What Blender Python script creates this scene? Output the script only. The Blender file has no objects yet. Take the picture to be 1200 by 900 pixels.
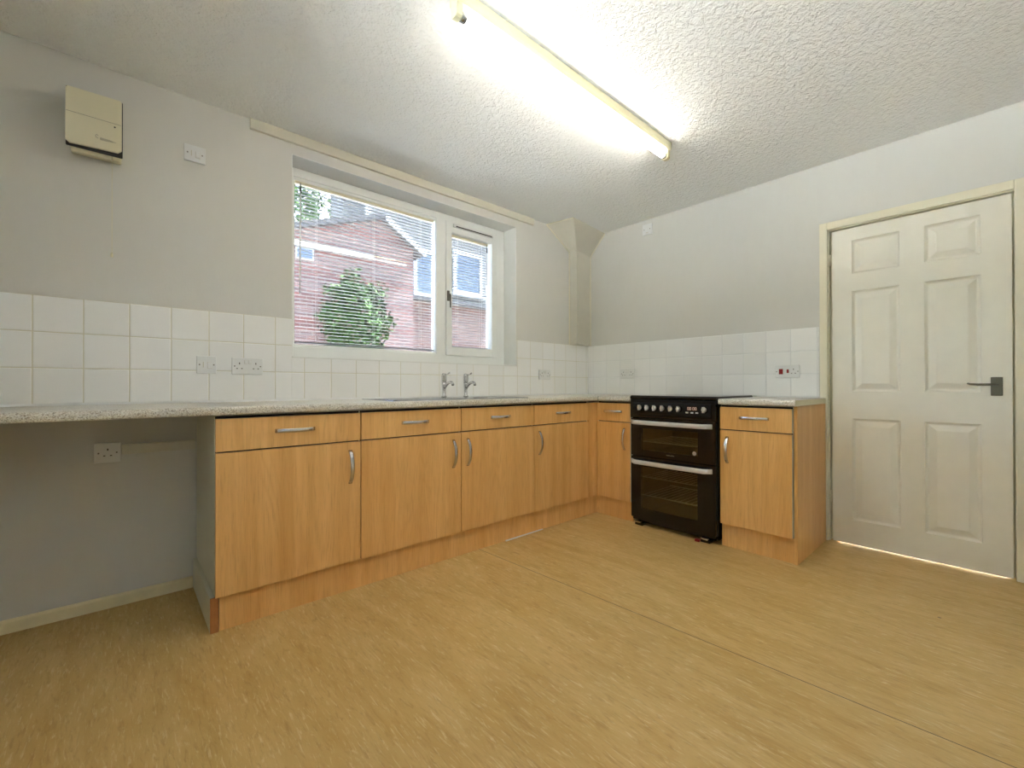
import bpy, bmesh, math, random
from mathutils import Vector, Matrix

random.seed(7)
scene = bpy.context.scene
COL = scene.collection
PI = math.pi

# ------------------------------------------------------------------ helpers
class MB:
    """collects shapes (world coordinates) that become ONE mesh object"""
    def __init__(self):
        self.bm = bmesh.new()

    def box(self, x0, x1, y0, y1, z0, z1, bev=0.0, seg=2):
        t = bmesh.new()
        bmesh.ops.create_cube(t, size=1.0)
        sx, sy, sz = x1 - x0, y1 - y0, z1 - z0
        for v in t.verts:
            v.co = Vector(((v.co.x + .5) * sx + x0, (v.co.y + .5) * sy + y0, (v.co.z + .5) * sz + z0))
        if bev > 0:
            bev = min(bev, .45 * min(abs(sx), abs(sy), abs(sz)))
            bmesh.ops.bevel(t, geom=t.edges[:], offset=bev, segments=seg, profile=.6, affect='EDGES')
        self.merge(t)
        return self

    def merge(self, t):
        me = bpy.data.meshes.new('tmp')
        t.to_mesh(me)
        t.free()
        self.bm.from_mesh(me)
        bpy.data.meshes.remove(me)

    def prism(self, pts, axis, a, b, bev=0.0):
        """polygon pts (2D) extruded along axis from a to b; 2D order: x->(y,z) y->(x,z) z->(x,y)"""
        def mk(p, t):
            if axis == 'x': return (t, p[0], p[1])
            if axis == 'y': return (p[0], t, p[1])
            return (p[0], p[1], t)
        t = bmesh.new()
        va = [t.verts.new(mk(p, a)) for p in pts]
        vb = [t.verts.new(mk(p, b)) for p in pts]
        n = len(pts)
        t.faces.new(va); t.faces.new(vb[::-1])
        for i in range(n):
            t.faces.new((va[i], vb[i], vb[(i + 1) % n], va[(i + 1) % n]))
        bmesh.ops.recalc_face_normals(t, faces=t.faces[:])
        if bev > 0:
            bmesh.ops.bevel(t, geom=t.edges[:], offset=bev, segments=2, profile=.6, affect='EDGES')
        self.merge(t)
        return self

    def tube(self, pts, r, n=10, cap=True):
        pts = [Vector(p) for p in pts]
        rs = r if isinstance(r, (list, tuple)) else [r] * len(pts)
        rings = []
        prev = None
        for i, p in enumerate(pts):
            d = (pts[min(i + 1, len(pts) - 1)] - pts[max(i - 1, 0)]).normalized()
            if prev is None:
                up = Vector((0, 0, 1)) if abs(d.z) < .9 else Vector((1, 0, 0))
                u = d.cross(up).normalized()
            else:
                u = (prev - d * prev.dot(d)).normalized()
            w = d.cross(u)
            prev = u
            rings.append([self.bm.verts.new(p + (u * math.cos(2 * PI * k / n) + w * math.sin(2 * PI * k / n)) * rs[i]) for k in range(n)])
        for a, b in zip(rings, rings[1:]):
            for k in range(n):
                f = self.bm.faces.new((a[k], a[(k + 1) % n], b[(k + 1) % n], b[k]))
                f.smooth = True
        if cap:
            self.bm.faces.new(rings[0][::-1]); self.bm.faces.new(rings[-1])
        return self

    def ribbon(self, pts, side, w, t):
        """flat bar of width w (along side) and thickness t swept along pts"""
        pts = [Vector(p) for p in pts]
        side = Vector(side).normalized()
        rings = []
        for i, p in enumerate(pts):
            d = (pts[min(i + 1, len(pts) - 1)] - pts[max(i - 1, 0)]).normalized()
            nrm = d.cross(side).normalized()
            c = []
            for a, b in ((-1, -.55), (-.8, -1), (.8, -1), (1, -.55), (1, .55), (.8, 1), (-.8, 1), (-1, .55)):
                c.append(self.bm.verts.new(p + side * (a * w / 2) + nrm * (b * t / 2)))
            rings.append(c)
        for a, b in zip(rings, rings[1:]):
            for k in range(8):
                f = self.bm.faces.new((a[k], a[(k + 1) % 8], b[(k + 1) % 8], b[k]))
                f.smooth = True
        self.bm.faces.new(rings[0][::-1]); self.bm.faces.new(rings[-1])
        return self

    def quad(self, *v):
        self.bm.faces.new([self.bm.verts.new(p) for p in v])
        return self

    def build(self, name, mat, parent=None, origin=None, recalc=True, smooth=False):
        if recalc:
            bmesh.ops.recalc_face_normals(self.bm, faces=self.bm.faces[:])
        off = Vector((0, 0, 0))
        if parent is not None:
            off = world_loc(parent)
        elif origin is not None:
            off = Vector(origin)
        for v in self.bm.verts:
            v.co -= off
        me = bpy.data.meshes.new(name)
        self.bm.to_mesh(me)
        self.bm.free()
        me.materials.append(mat)
        if smooth:
            for p in me.polygons: p.use_smooth = True
        o = bpy.data.objects.new(name, me)
        COL.objects.link(o)
        if parent is not None:
            o.parent = parent
        elif origin is not None:
            o.location = off
        return o


def world_loc(o):
    v = Vector((0, 0, 0))
    while o is not None:
        v += o.location
        o = o.parent
    return v


def tag(o, label, cat, group=None, kind=None):
    o['label'] = label
    o['category'] = cat
    if group: o['group'] = group
    if kind: o['kind'] = kind
    return o


def thing(name, label, cat, loc, group=None):
    o = bpy.data.objects.new(name, None)
    COL.objects.link(o)
    o.location = loc
    o.empty_display_size = .05
    return tag(o, label, cat, group)


def structure(o):
    o['kind'] = 'structure'
    return o


# ------------------------------------------------------------------ materials
def lin(c):
    return tuple((x / 12.92 if x <= .04045 else ((x + .055) / 1.055) ** 2.4) for x in (v / 255 for v in c))


class NT:
    def __init__(self, name):
        self.m = bpy.data.materials.new(name)
        self.m.use_nodes = True
        self.t = self.m.node_tree
        self.p = self.t.nodes['Principled BSDF']

    def n(self, typ, **kw):
        nd = self.t.nodes.new(typ)
        for k, v in kw.items():
            if k.startswith('i_'):
                nd.inputs[k[2:].replace('_', ' ')].default_value = v
            else:
                setattr(nd, k, v)
        return nd

    def l(self, a, b):
        self.t.links.new(a, b)

    def math(self, op, a, b=None, c=None):
        nd = self.t.nodes.new('ShaderNodeMath')
        nd.operation = op
        for i, x in enumerate((a, b, c)):
            if x is None: continue
            if isinstance(x, (int, float)): nd.inputs[i].default_value = x
            else: self.l(x, nd.inputs[i])
        return nd.outputs[0]

    def mix(self, fac, a, b, blend='MIX'):
        nd = self.t.nodes.new('ShaderNodeMix')
        nd.data_type = 'RGBA'
        nd.blend_type = blend
        for s, x in ((nd.inputs[0], fac), (nd.inputs[6], a), (nd.inputs[7], b)):
            if isinstance(x, (int, float)): s.default_value = x
            elif isinstance(x, tuple): s.default_value = (*x, 1) if len(x) == 3 else x
            else: self.l(x, s)
        return nd.outputs[2]

    def ramp(self, fac, stops):
        nd = self.t.nodes.new('ShaderNodeValToRGB')
        e = nd.color_ramp.elements
        while len(e) < len(stops): e.new(.5)
        for el, (p, c) in zip(e, stops):
            el.position = p
            el.color = (*c, 1) if len(c) == 3 else c
        self.l(fac, nd.inputs[0])
        return nd.outputs[0]

    def pos(self):
        return self.n('ShaderNodeNewGeometry').outputs['Position']

    def mapping(self, vec, scale=(1, 1, 1), loc=(0, 0, 0), rot=(0, 0, 0)):
        nd = self.n('ShaderNodeMapping')
        nd.inputs['Scale'].default_value = scale
        nd.inputs['Location'].default_value = loc
        nd.inputs['Rotation'].default_value = rot
        self.l(vec, nd.inputs[0])
        return nd.outputs[0]

    def noise(self, vec, scale, detail=3, rough=.5, dist=0):
        nd = self.n('ShaderNodeTexNoise')
        nd.inputs['Scale'].default_value = scale
        nd.inputs['Detail'].default_value = detail
        nd.inputs['Roughness'].default_value = rough
        nd.inputs['Distortion'].default_value = dist
        self.l(vec, nd.inputs['Vector'])
        return nd.outputs['Fac']

    def bump(self, h, strength=.3, dist=.01):
        nd = self.n('ShaderNodeBump')
        nd.inputs['Strength'].default_value = strength
        nd.inputs['Distance'].default_value = dist
        self.l(h, nd.inputs['Height'])
        self.l(nd.outputs[0], self.p.inputs['Normal'])

    def set(self, **kw):
        for k, v in kw.items():
            s = self.p.inputs[k.replace('_', ' ')]
            if isinstance(v, tuple): v = (*v, 1) if len(v) == 3 else v
            s.default_value = v
        return self

    def base(self, out):
        self.l(out, self.p.inputs['Base Color'])


def plain(name, rgb, rough=.5, metal=0.0, var=.04, scale=12, **kw):
    """procedural paint / plastic / metal with slight mottling"""
    k = NT(name)
    c = lin(rgb)
    f = k.noise(k.pos(), scale, 3)
    k.base(k.mix(f, tuple(x * (1 - var) for x in c), tuple(min(1, x * (1 + var)) for x in c)))
    k.set(Roughness=rough, Metallic=metal)
    for a, b in kw.items(): k.set(**{a: b})
    return k.m


def m_wall():
    k = NT('wall_paint')
    p = k.pos()
    f = k.noise(p, 1.3, 4, .6)
    g = k.noise(k.mapping(p, (9, 9, 2.2)), 3, 3)
    c = k.mix(f, lin((208, 207, 202)), lin((216, 215, 210)))
    c = k.mix(k.math('MULTIPLY', g, .10), c, lin((180, 174, 156)))
    k.base(c)
    k.set(Roughness=.62, Specular_IOR_Level=.3)
    k.bump(k.noise(k.mapping(p, (40, 40, 14)), 3, 4), .12, .004)
    return k.m


def m_ceiling():
    k = NT('stippled_ceiling_paint')
    p = k.pos()
    k.base(k.mix(k.noise(p, 2.2, 3), lin((238, 239, 237)), lin((245, 246, 244))))
    k.set(Roughness=.85, Specular_IOR_Level=.2)
    a = k.noise(p, 38, 4, .62, .6)
    b = k.noise(p, 90, 2, .5)
    h = k.math('ADD', k.math('MULTIPLY', a, .75), k.math('MULTIPLY', b, .25))
    k.bump(h, 1.0, .02)
    return k.m


def m_tile(name, axis, u0, v0, T, gcol):
    k = NT(name)
    s = k.n('ShaderNodeSeparateXYZ')
    k.l(k.pos(), s.inputs[0])
    u = k.math('MULTIPLY', k.math('SUBTRACT', s.outputs[axis], u0), 1 / T)
    v = k.math('MULTIPLY', k.math('SUBTRACT', s.outputs[2], v0), 1 / T)
    def edge(x):
        f = k.math('FRACT', x)
        return k.math('MINIMUM', f, k.math('SUBTRACT', 1.0, f))
    d = k.math('MINIMUM', edge(u), edge(v))
    mask = k.math('LESS_THAN', d, .0105)
    hgt = k.math('MINIMUM', k.math('MULTIPLY', d, 28), 1.0)
    fl = k.n('ShaderNodeCombineXYZ')
    k.l(k.math('FLOOR', u), fl.inputs[0]); k.l(k.math('FLOOR', v), fl.inputs[1])
    wn = k.n('ShaderNodeTexWhiteNoise')
    k.l(fl.outputs[0], wn.inputs['Vector'])
    tcol = k.mix(wn.outputs['Value'], lin((236, 236, 234)), lin((241, 241, 240)))
    gn = k.noise(k.pos(), 9, 3)
    g = k.mix(gn, lin(gcol), lin(tuple(min(255, c + 26) for c in gcol)))
    k.base(k.mix(mask, tcol, g))
    k.l(k.math('ADD', .14, k.math('MULTIPLY', mask, .6)), k.p.inputs['Roughness'])
    k.bump(hgt, .35, .004)
    return k.m


def m_beech():
    k = NT('beech_laminate')
    tc = k.n('ShaderNodeTexCoord').outputs['Object']
    oi = k.n('ShaderNodeObjectInfo')
    off = k.n('ShaderNodeVectorMath', operation='ADD')
    sc = k.n('ShaderNodeVectorMath', operation='SCALE')
    cmb = k.n('ShaderNodeCombineXYZ')
    for i in range(3): k.l(oi.outputs['Random'], cmb.inputs[i])
    k.l(cmb.outputs[0], sc.inputs[0]); sc.inputs['Scale'].default_value = 7.3
    k.l(tc, off.inputs[0]); k.l(sc.outputs[0], off.inputs[1])
    v = off.outputs[0]
    warp = k.noise(k.mapping(v, (5, 5, .5)), 1.6, 3, .45, .9)
    rings = k.math('FRACT', k.math('MULTIPLY', warp, 10))
    rings = k.math('POWER', k.math('ABSOLUTE', k.math('SUBTRACT', k.math('MULTIPLY', rings, 2.0), 1.0)), 1.6)
    fine = k.noise(k.mapping(v, (150, 150, 7)), 1.5, 3, .6)
    broad = k.noise(k.mapping(v, (9, 9, .35)), 1.2, 3, .6)
    c = k.mix(k.ramp(broad, [(.32, (0, 0, 0)), (.68, (1, 1, 1))]), lin((219, 165, 94)), lin((236, 189, 121)))
    c = k.mix(k.math('MULTIPLY', rings, .26), c, lin((206, 149, 80)))
    c = k.mix(k.math('MULTIPLY', k.ramp(fine, [(.52, (0, 0, 0)), (.70, (1, 1, 1))]), .30), c, lin((168, 116, 60)))
    k.base(c)
    k.set(Roughness=.34, Specular_IOR_Level=.45)
    return k.m


def m_worktop():
    k = NT('speckled_stone_laminate')
    p = k.pos()
    vo = k.n('ShaderNodeTexVoronoi', feature='F1')
    vo.inputs['Scale'].default_value = 310
    k.l(p, vo.inputs['Vector'])
    s = k.n('ShaderNodeSeparateColor')
    k.l(vo.outputs['Color'], s.inputs[0])
    c = k.ramp(s.outputs[0], [(0, lin((132, 126, 114))), (.16, lin((176, 166, 148))), (.4, lin((212, 208, 196))), (.75, lin((228, 226, 218))), (1, lin((192, 185, 172)))])
    n = k.noise(p, 60, 3)
    c = k.mix(k.math('MULTIPLY', n, .25), c, lin((205, 201, 188)))
    k.base(c)
    k.set(Roughness=.32)
    return k.m


def m_floor():
    k = NT('marbled_vinyl')
    p = k.pos()
    w = k.noise(k.mapping(p, (4, .9, 1)), 2.0, 4, .6, 1.2)
    st = k.noise(k.mapping(p, (50, 8, 1)), 1.6, 5, .68, .8)
    st2 = k.noise(k.mapping(p, (90, 12, 1), (4, 2, 0)), 1.3, 4, .7, .7)
    bl = k.noise(p, .7, 3)
    c = k.mix(k.ramp(w, [(.3, (0, 0, 0)), (.7, (1, 1, 1))]), lin((190, 154, 86)), lin((209, 177, 116)))
    c = k.mix(k.ramp(st, [(.52, (0, 0, 0)), (.74, (.62, .62, .62))]), c, lin((150, 116, 58)))
    c = k.mix(k.ramp(st2, [(.55, (0, 0, 0)), (.72, (.85, .85, .85))]), c, lin((226, 208, 160)))
    c = k.mix(k.ramp(bl, [(.4, (0, 0, 0)), (.75, (.35, .35, .35))]), c, lin((164, 132, 70)))
    # the welded seam between two sheets
    s = k.n('ShaderNodeSeparateXYZ'); k.l(p, s.inputs[0])
    sx = k.math('ADD', s.outputs[0], k.math('ADD', 1.812, k.math('MULTIPLY', s.outputs[1], .0517)))
    near = k.math('LESS_THAN', k.math('ABSOLUTE', sx), .0021)
    c = k.mix(k.math('MULTIPLY', near, .9), c, lin((92, 78, 46)))
    # scattered dark specks
    vo = k.n('ShaderNodeTexVoronoi', feature='F1'); vo.inputs['Scale'].default_value = 2.6
    k.l(p, vo.inputs['Vector'])
    c = k.mix(k.math('MULTIPLY', k.math('LESS_THAN', vo.outputs['Distance'], .018), .7), c, lin((96, 70, 40)))
    k.base(c)
    k.l(k.math('ADD', .34, k.math('MULTIPLY', st, .16)), k.p.inputs['Roughness'])
    k.set(Specular_IOR_Level=.45)
    k.bump(st, .05, .002)
    return k.m


def m_brick(name, c1, c2, mort):
    k = NT(name)
    s = k.n('ShaderNodeSeparateXYZ'); k.l(k.pos(), s.inputs[0])
    cb = k.n('ShaderNodeCombineXYZ')
    k.l(k.math('ADD', s.outputs[0], s.outputs[1]), cb.inputs[0]); k.l(s.outputs[2], cb.inputs[1])
    b = k.n('ShaderNodeTexBrick')
    b.inputs['Scale'].default_value = 1.0
    b.inputs['Brick Width'].default_value = .225
    b.inputs['Row Height'].default_value = .075
    b.inputs['Mortar Size'].default_value = .007
    b.inputs['Color1'].default_value = (*lin(c1), 1)
    b.inputs['Color2'].default_value = (*lin(c2), 1)
    b.inputs['Mortar'].default_value = (*lin(mort), 1)
    k.l(cb.outputs[0], b.inputs['Vector'])
    k.base(k.mix(k.math('MULTIPLY', k.noise(k.pos(), 8, 3), .25), b.outputs['Color'], lin((60, 42, 38))))
    k.set(Roughness=.9)
    return k.m


def m_glass(name, tint=(1, 1, 1), refl=.06, rough=0.0):
    k = NT(name)
    t = k.t
    t.nodes.remove(k.p)
    tr = k.n('ShaderNodeBsdfTransparent'); tr.inputs[0].default_value = (*tint, 1)
    gl = k.n('ShaderNodeBsdfGlossy'); gl.inputs['Roughness'].default_value = rough
    fr = k.n('ShaderNodeFresnel'); fr.inputs[0].default_value = 1.45
    mx = k.n('ShaderNodeMixShader')
    k.l(k.math('MINIMUM', k.math('MULTIPLY', fr.outputs[0], refl / .04), .9), mx.inputs[0])
    k.l(tr.outputs[0], mx.inputs[1]); k.l(gl.outputs[0], mx.inputs[2])
    out = [n for n in t.nodes if n.type == 'OUTPUT_MATERIAL'][0]
    k.l(mx.outputs[0], out.inputs[0])
    return k.m


def m_emit(name, rgb, strength):
    k = NT(name)
    k.set(Base_Color=(.9, .9, .9), Emission_Color=rgb, Emission_Strength=strength)
    return k.m


def m_leaf(name, a, b):
    k = NT(name)
    oi = k.n('ShaderNodeNewGeometry')
    k.base(k.mix(oi.outputs['Random Per Island'], lin(a), lin(b)))
    k.set(Roughness=.85, Specular_IOR_Level=.08)
    return k.m


TILE = .1525
M = dict(
    wall=m_wall(), ceiling=m_ceiling(), floor=m_floor(), beech=m_beech(), worktop=m_worktop(),
    tile_n=m_tile('white_glazed_tiles', 0, -3.694, 1.385, TILE, (196, 191, 170)),
    tile_e=m_tile('white_glazed_tiles_east', 1, -.983, 1.385, TILE, (204, 206, 206)),
    gloss=plain('cream_gloss_paint', (228, 222, 200), .3),
    doorpaint=plain('white_door_paint', (236, 233, 222), .32),
    skirt=plain('worn_cream_paint', (224, 214, 178), .45, var=.14, scale=16),
    upvc=plain('white_upvc', (232, 234, 232), .3),
    reveal=plain('white_reveal_paint', (226, 227, 224), .5),
    carcass=plain('white_melamine', (214, 212, 192), .4),
    edge=plain('brown_edge_strip', (178, 118, 66), .5, var=.2, scale=30),
    greyedge=plain('grey_door_edge', (198, 192, 176), .45),
    chrome=plain('brushed_chrome', (214, 214, 216), .24, 1.0),
    dullmetal=plain('dull_steel', (120, 116, 108), .38, 1.0),
    steel=plain('stainless_steel', (190, 192, 194), .25, 1.0),
    plastic=plain('white_plastic', (222, 223, 222), .35),
    oldplastic=plain('aged_cream_plastic', (222, 216, 188), .4),
    trunk=plain('painted_trunking', (208, 204, 188), .5),
    hole=plain('dark_pin_hole', (40, 36, 32), .6),
    red=plain('red_rocker', (150, 22, 24), .3),
    black=plain('black_enamel', (9, 9, 10), .18),
    blackgloss=plain('black_gloss_panel', (10, 11, 14), .1),
    hob=plain('black_ceramic_glass', (8, 8, 9), .06),
    gap_shade=plain('painted_gap_shade', (24, 20, 16), .8),  # shade between the unit fronts, given as a dark colour
    ovenin=plain('oven_enamel', (138, 126, 106), .5),
    knobm=plain('silver_knob', (206, 206, 204), .3, .7),
    handlebar=plain('silver_handle_bar', (212, 213, 217), .35, .25),
    glass=m_glass('window_glass'),
    ovenglass=m_glass('smoked_oven_glass', (.80, .75, .58), .05, .02),
    display=m_emit('clock_display', (.9, .35, .12), .14),
    displaybg=plain('display_window', (26, 18, 18), .15),
    tube=m_emit('fluorescent_tube', (1.0, .94, .86), 9.5),
    fitting=plain('cream_metal_batten', (220, 214, 180), .4),
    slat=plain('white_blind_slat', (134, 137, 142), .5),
    cord=plain('blind_cord', (228, 228, 226), .7),
    darkhook=plain('dark_wand_hook', (70, 66, 62), .5),
    beige=plain('beige_boxing_paint', (206, 202, 189), .5),
    logo=plain('worn_logo_print', (150, 146, 124), .5),
    brick=m_brick('red_brick', (84, 47, 41), (60, 37, 36), (104, 96, 92)),
    brick2=m_brick('brown_brick', (78, 46, 38), (56, 36, 33), (98, 90, 84)),
    hung=plain('grey_hung_cladding', (66, 65, 63), .85, var=.12, scale=3),
    roof=plain('dark_roof_tile', (40, 38, 40), .9, var=.2),
    whitepaint=plain('white_joinery', (140, 141, 141), .5),
    pane=plain('house_window_pane', (34, 44, 60), .03, .0, Specular_IOR_Level=.6),
    leaf=m_leaf('ivy_leaf', (12, 27, 6), (34, 54, 13)),
    leaf2=m_leaf('tree_leaf', (28, 48, 24), (76, 98, 56)),
    bark=plain('bark', (92, 74, 56), .9, var=.2),
    sky_blocker=plain('dark_sky_blocker', (34, 42, 28), .9, var=.3, scale=4),  # dark surface of the added sky blocker
    bounce_ground=plain('pale_bounce_ground', (206, 202, 194), .9, var=.08),  # pale so the added ground throws sunlight up indoors
    lawn=plain('paving_slabs', (124, 121, 116), .9, var=.1),
)
M['mint'] = M['upvc']

# ------------------------------------------------------------------ room shell
CZ = 2.446
XW, YS = -3.96, -3.05            # west and south walls (out of frame)
WX0, WX1, WZ0, WZ1 = -2.692, -.953, 1.166, 2.333   # window opening
WT = .29                          # north wall thickness

def wall_with_hole(axis, a0, a1, z0, z1, hole, t0, t1):
    """slab wall with a rectangular opening; axis 'x': runs along x, thickness t0..t1 in y"""
    h0, h1, g0, g1 = hole
    mb = MB()
    bm = mb.bm
    A = [a0, h0, h1, a1]
    Z = [z0, g0, g1, z1] if g0 > z0 else [z0, g1, z1]
    nz = len(Z)
    def P(a, t, z): return (a, t, z) if axis == 'x' else (t, a, z)
    V = {}
    for ti, t in enumerate((t0, t1)):
        for i, a in enumerate(A):
            for j, z in enumerate(Z):
                V[ti, i, j] = bm.verts.new(P(a, t, z))
    hj = 1 if g0 > z0 else 0
    cells = [(i, j) for i in range(3) for j in range(nz - 1) if not (i == 1 and j == hj)]
    for ti in (0, 1):
        for i, j in cells:
            bm.faces.new([V[ti, i, j], V[ti, i + 1, j], V[ti, i + 1, j + 1], V[ti, i, j + 1]])
    def rim(p, q):
        bm.faces.new([V[0, *p], V[0, *q], V[1, *q], V[1, *p]])
    edges = {}
    for i, j in cells:
        for e in (((i, j), (i + 1, j)), ((i + 1, j), (i + 1, j + 1)), ((i, j + 1), (i + 1, j + 1)), ((i, j), (i, j + 1))):
            edges[e] = edges.get(e, 0) + 1
    for (p, q), c in edges.items():
        if c == 1: rim(p, q)
    return mb

o = structure(wall_with_hole('x', XW - .1, .1, 0, CZ + .1, (WX0, WX1, WZ0, WZ1), 0, WT).build('wall_north', M['wall']))
DY0, DY1, DZ = -2.763, -1.957, 2.006
o = structure(wall_with_hole('y', YS - .1, 0, 0, CZ + .1, (DY0, DY1, 0, DZ), 0, .12).build('wall_east', M['wall']))
PY0, PY1, PZ0, PZ1 = -2.95, -1.6, 1.15, 2.30      # unseen opening added beside the camera to let in more daylight
structure(wall_with_hole('y', YS, 0, 0, CZ + .1, (PY0, PY1, PZ0, PZ1), XW - .1, XW).build('wall_west', M['wall']))
structure(MB().box(XW - .1, 0, YS - .1, YS, 0, CZ + .1).build('wall_south', M['wall']))
G = bpy.data.objects.new('added_daylight_window', None); COL.objects.link(G); G.location = (XW - .05, -2.7, PZ0); structure(G)  # added out of view, only for the daylight it lets in
structure(MB().box(XW - .1, .9, YS - .1, .0, -.08, 0).build('floor', M['floor']))
structure(MB().box(XW, 0, YS, 0, CZ, CZ + .1).build('ceiling', M['ceiling']))

pf = MB()
PM = (PY0 + PY1) / 2
for a, b in ((PY0 + .002, PM), (PM, PY1 - .002)):
    pf.box(XW - .085, XW - .03, a, a + .06, PZ0 + .003, PZ1 - .003, .004)
    pf.box(XW - .085, XW - .03, b - .06, b, PZ0 + .003, PZ1 - .003, .004)
    pf.box(XW - .085, XW - .03, a + .06, b - .06, PZ0 + .003, PZ0 + .07, .004)
    pf.box(XW - .085, XW - .03, a + .06, b - .06, PZ1 - .07, PZ1 - .003, .004)
pf.build('window_frame', M['upvc'], G)
for a, b in ((PY0, PM), (PM, PY1)):
    MB().box(XW - .06, XW - .055, a + .06, b - .06, PZ0 + .07, PZ1 - .07).build('window_pane', M['glass'], G)

# white plaster lining of the window opening
rv = MB()
rv.box(WX0, WX1, .001, .15, WZ1 - .004, WZ1, 0)
rv.box(WX1 - .004, WX1, .001, .15, WZ0, WZ1 - .004, 0)
rv.box(WX0, WX0 + .004, .001, .15, WZ0, WZ1 - .004, 0)
rv.box(WX0 + .004, WX1 - .004, -.004, .15, WZ0 - .001, WZ0 + .006, .001)
structure(rv.build('trim_1', M['reveal']))

# worn skirting board inside the appliance recess
sk = MB().prism([(-.001, 0), (-.016, 0), (-.016, .044), (-.010, .053), (-.001, .053)], 'x', XW + .001, -3.1505)
structure(sk.build('baseboard_north', M['skirt']))

# ------------------------------------------------------------------ tiled splashbacks
s = thing('tiled_splashback', 'white square-tiled splashback along the window wall, three rows high', 'tiles', (-2.2, -.004, .92))
sp = MB()
sp.box(XW + .002, WX0 - .002, -.007, -.001, .9275, 1.385, .001)
sp.box(WX0 - .002, WX1 + .002, -.007, -.001, .9275, WZ0 - .003, .001)
sp.box(WX1 + .002, -.0075, -.007, -.001, .9275, 1.385, .001)
sp.build('tile_field', M['tile_n'], s)
MB().prism([(-.001, .919), (-.013, .919), (-.008, .929), (-.001, .929)], 'x', XW + .002, -.01).build('sealant_bead', M['plastic'], s)
s = thing('tiled_splashback', 'white square-tiled splashback behind the cooker, beside the door frame', 'tiles', (-.004, -1, .92))
MB().box(-.007, -.001, -1.908, -.0075, .9275, 1.385, .001).build('tile_field', M['tile_e'], s)
for a, b in ((-.905, -.015), (-1.905, -1.53)):
    MB().box(-.012, -.0072, a, b, .919, .929, .002).build('sealant_bead', M['plastic'], s)

# ------------------------------------------------------------------ window
W = bpy.data.objects.new('window_1', None); COL.objects.link(W); W.location = (-1.82, .18, 1.17); structure(W)
GY = .202
f = MB()
def rect_frame(mb, x0, x1, z0, z1, l, r, b, t, y0, y1, bev=.004):
    mb.box(x0, x0 + l, y0, y1, z0, z1, bev)
    mb.box(x1 - r, x1, y0, y1, z0, z1, bev)
    mb.box(x0 + l - .002, x1 - r + .002, y0 + .0005, y1 - .0005, z0, z0 + b, bev)
    mb.box(x0 + l - .002, x1 - r + .002, y0 + .0005, y1 - .0005, z1 - t, z1, bev)
OX0, OX1, OZ0, OZ1 = WX0 + .0045, WX1 - .0045, WZ0 + .0065, WZ1 - .0045
rect_frame(f, OX0, OX1, OZ0, OZ1, .046, .088, .072, .052, .150, .222)
f.box(-1.636, -1.553, .1505, .2215, OZ0 + .06, OZ1 - .04, .004)
# glazing bead of the fixed light
rect_frame(f, OX0 + .044, -1.633, OZ0 + .07, OZ1 - .05, .010, .006, .016, .018, .160, .215, .003)
f.build('window_frame', M['upvc'], W)
sa = MB()
rect_frame(sa, -1.556, -1.046, 1.238, 2.272, .052, .058, .066, .080, .136, .214, .006)
sash = sa.build('casement_sash', M['upvc'], W)
MB().box(-1.498, -1.100, .118, .137, 2.236, 2.262, .005).build('trickle_vent', M['plastic'], sash)
MB().box(-1.478, -1.118, .1165, .1185, 2.238, 2.246, 0).build('vent_slot', M['hole'], sash)
hd = MB()
hd.box(-1.552, -1.532, .124, .137, 1.655, 1.735, .005)
hd.tube([(-1.542, .126, 1.70), (-1.542, .106, 1.70), (-1.542, .100, 1.69), (-1.542, .100, 1.60)], [.008, .008, .008, .006], 8)
hd.build('window_handle', M['dullmetal'], sash)
MB().box(-2.642, -1.634, GY, GY + .005, 1.24, 2.285).build('window_pane', M['glass'], W)
MB().box(-1.506, -1.102, GY, GY + .005, 1.30, 2.196).build('window_pane', M['glass'], W)

# venetian blinds ---------------------------------------------------------
def slat_mesh(x0, x1, name):
    mb = MB()
    pr = []
    n = 6
    for i in range(n + 1):
        u = -1 + 2 * i / n
        pr.append((u * .0125, .0016 * (1 - u * u)))
    lo = [(a, b - .0005) for a, b in pr]
    prof = pr + lo[::-1]
    mb.prism([(a + .1815, b) for a, b in prof], 'x', x0, x1)
    return mb

def blind(x0, x1, ztop, zbot, pitch, label, hook_x, wand_len, cords):
    b = thing('venetian_blind', label, 'blind', ((x0 + x1) / 2, .1815, zbot), 'window blinds')
    MB().box(x0, x1, .169, .194, ztop - .018, ztop, .002).build('headrail', M['oldplastic'], b)
    MB().box(x0, x1, .171, .192, zbot, zbot + .010, .003).build('bottom_rail', M['slat'], b)
    first = None
    z = ztop - .018 - pitch * .7
    cnt = 0
    while z > zbot + .014:
        if first is None:
            first = slat_mesh(x0 + .002, x1 - .002, 'slat').build('slat', M['slat'], b)
            base = Vector(first.location)
            c = first
        else:
            c = first.copy(); COL.objects.link(c); c.parent = b
        c.location = base + Vector((0, 0, z - 0.0))
        z -= pitch
        cnt += 1
    for cx in cords:
        mb = MB()
        for yy in (.1685, .1945):
            mb.tube([(cx, yy, zbot + .008), (cx, yy, ztop - .01)], .0007, 5)
        mb.build('ladder_cord', M['cord'], b)
    w = MB().tube([(hook_x, .163, ztop - .075), (hook_x - .004, .163, ztop - .075 - wand_len)], .0042, 8).build('tilt_wand', M['cord'], b)
    MB().tube([(hook_x, .168, ztop - .012), (hook_x, .163, ztop - .022), (hook_x, .163, ztop - .036)], .0025, 6).tube([(hook_x, .163, ztop - .036), (hook_x, .163, ztop - .078)], .0056, 8).build('wand_hook', M['darkhook'], w)
    return b

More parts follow.
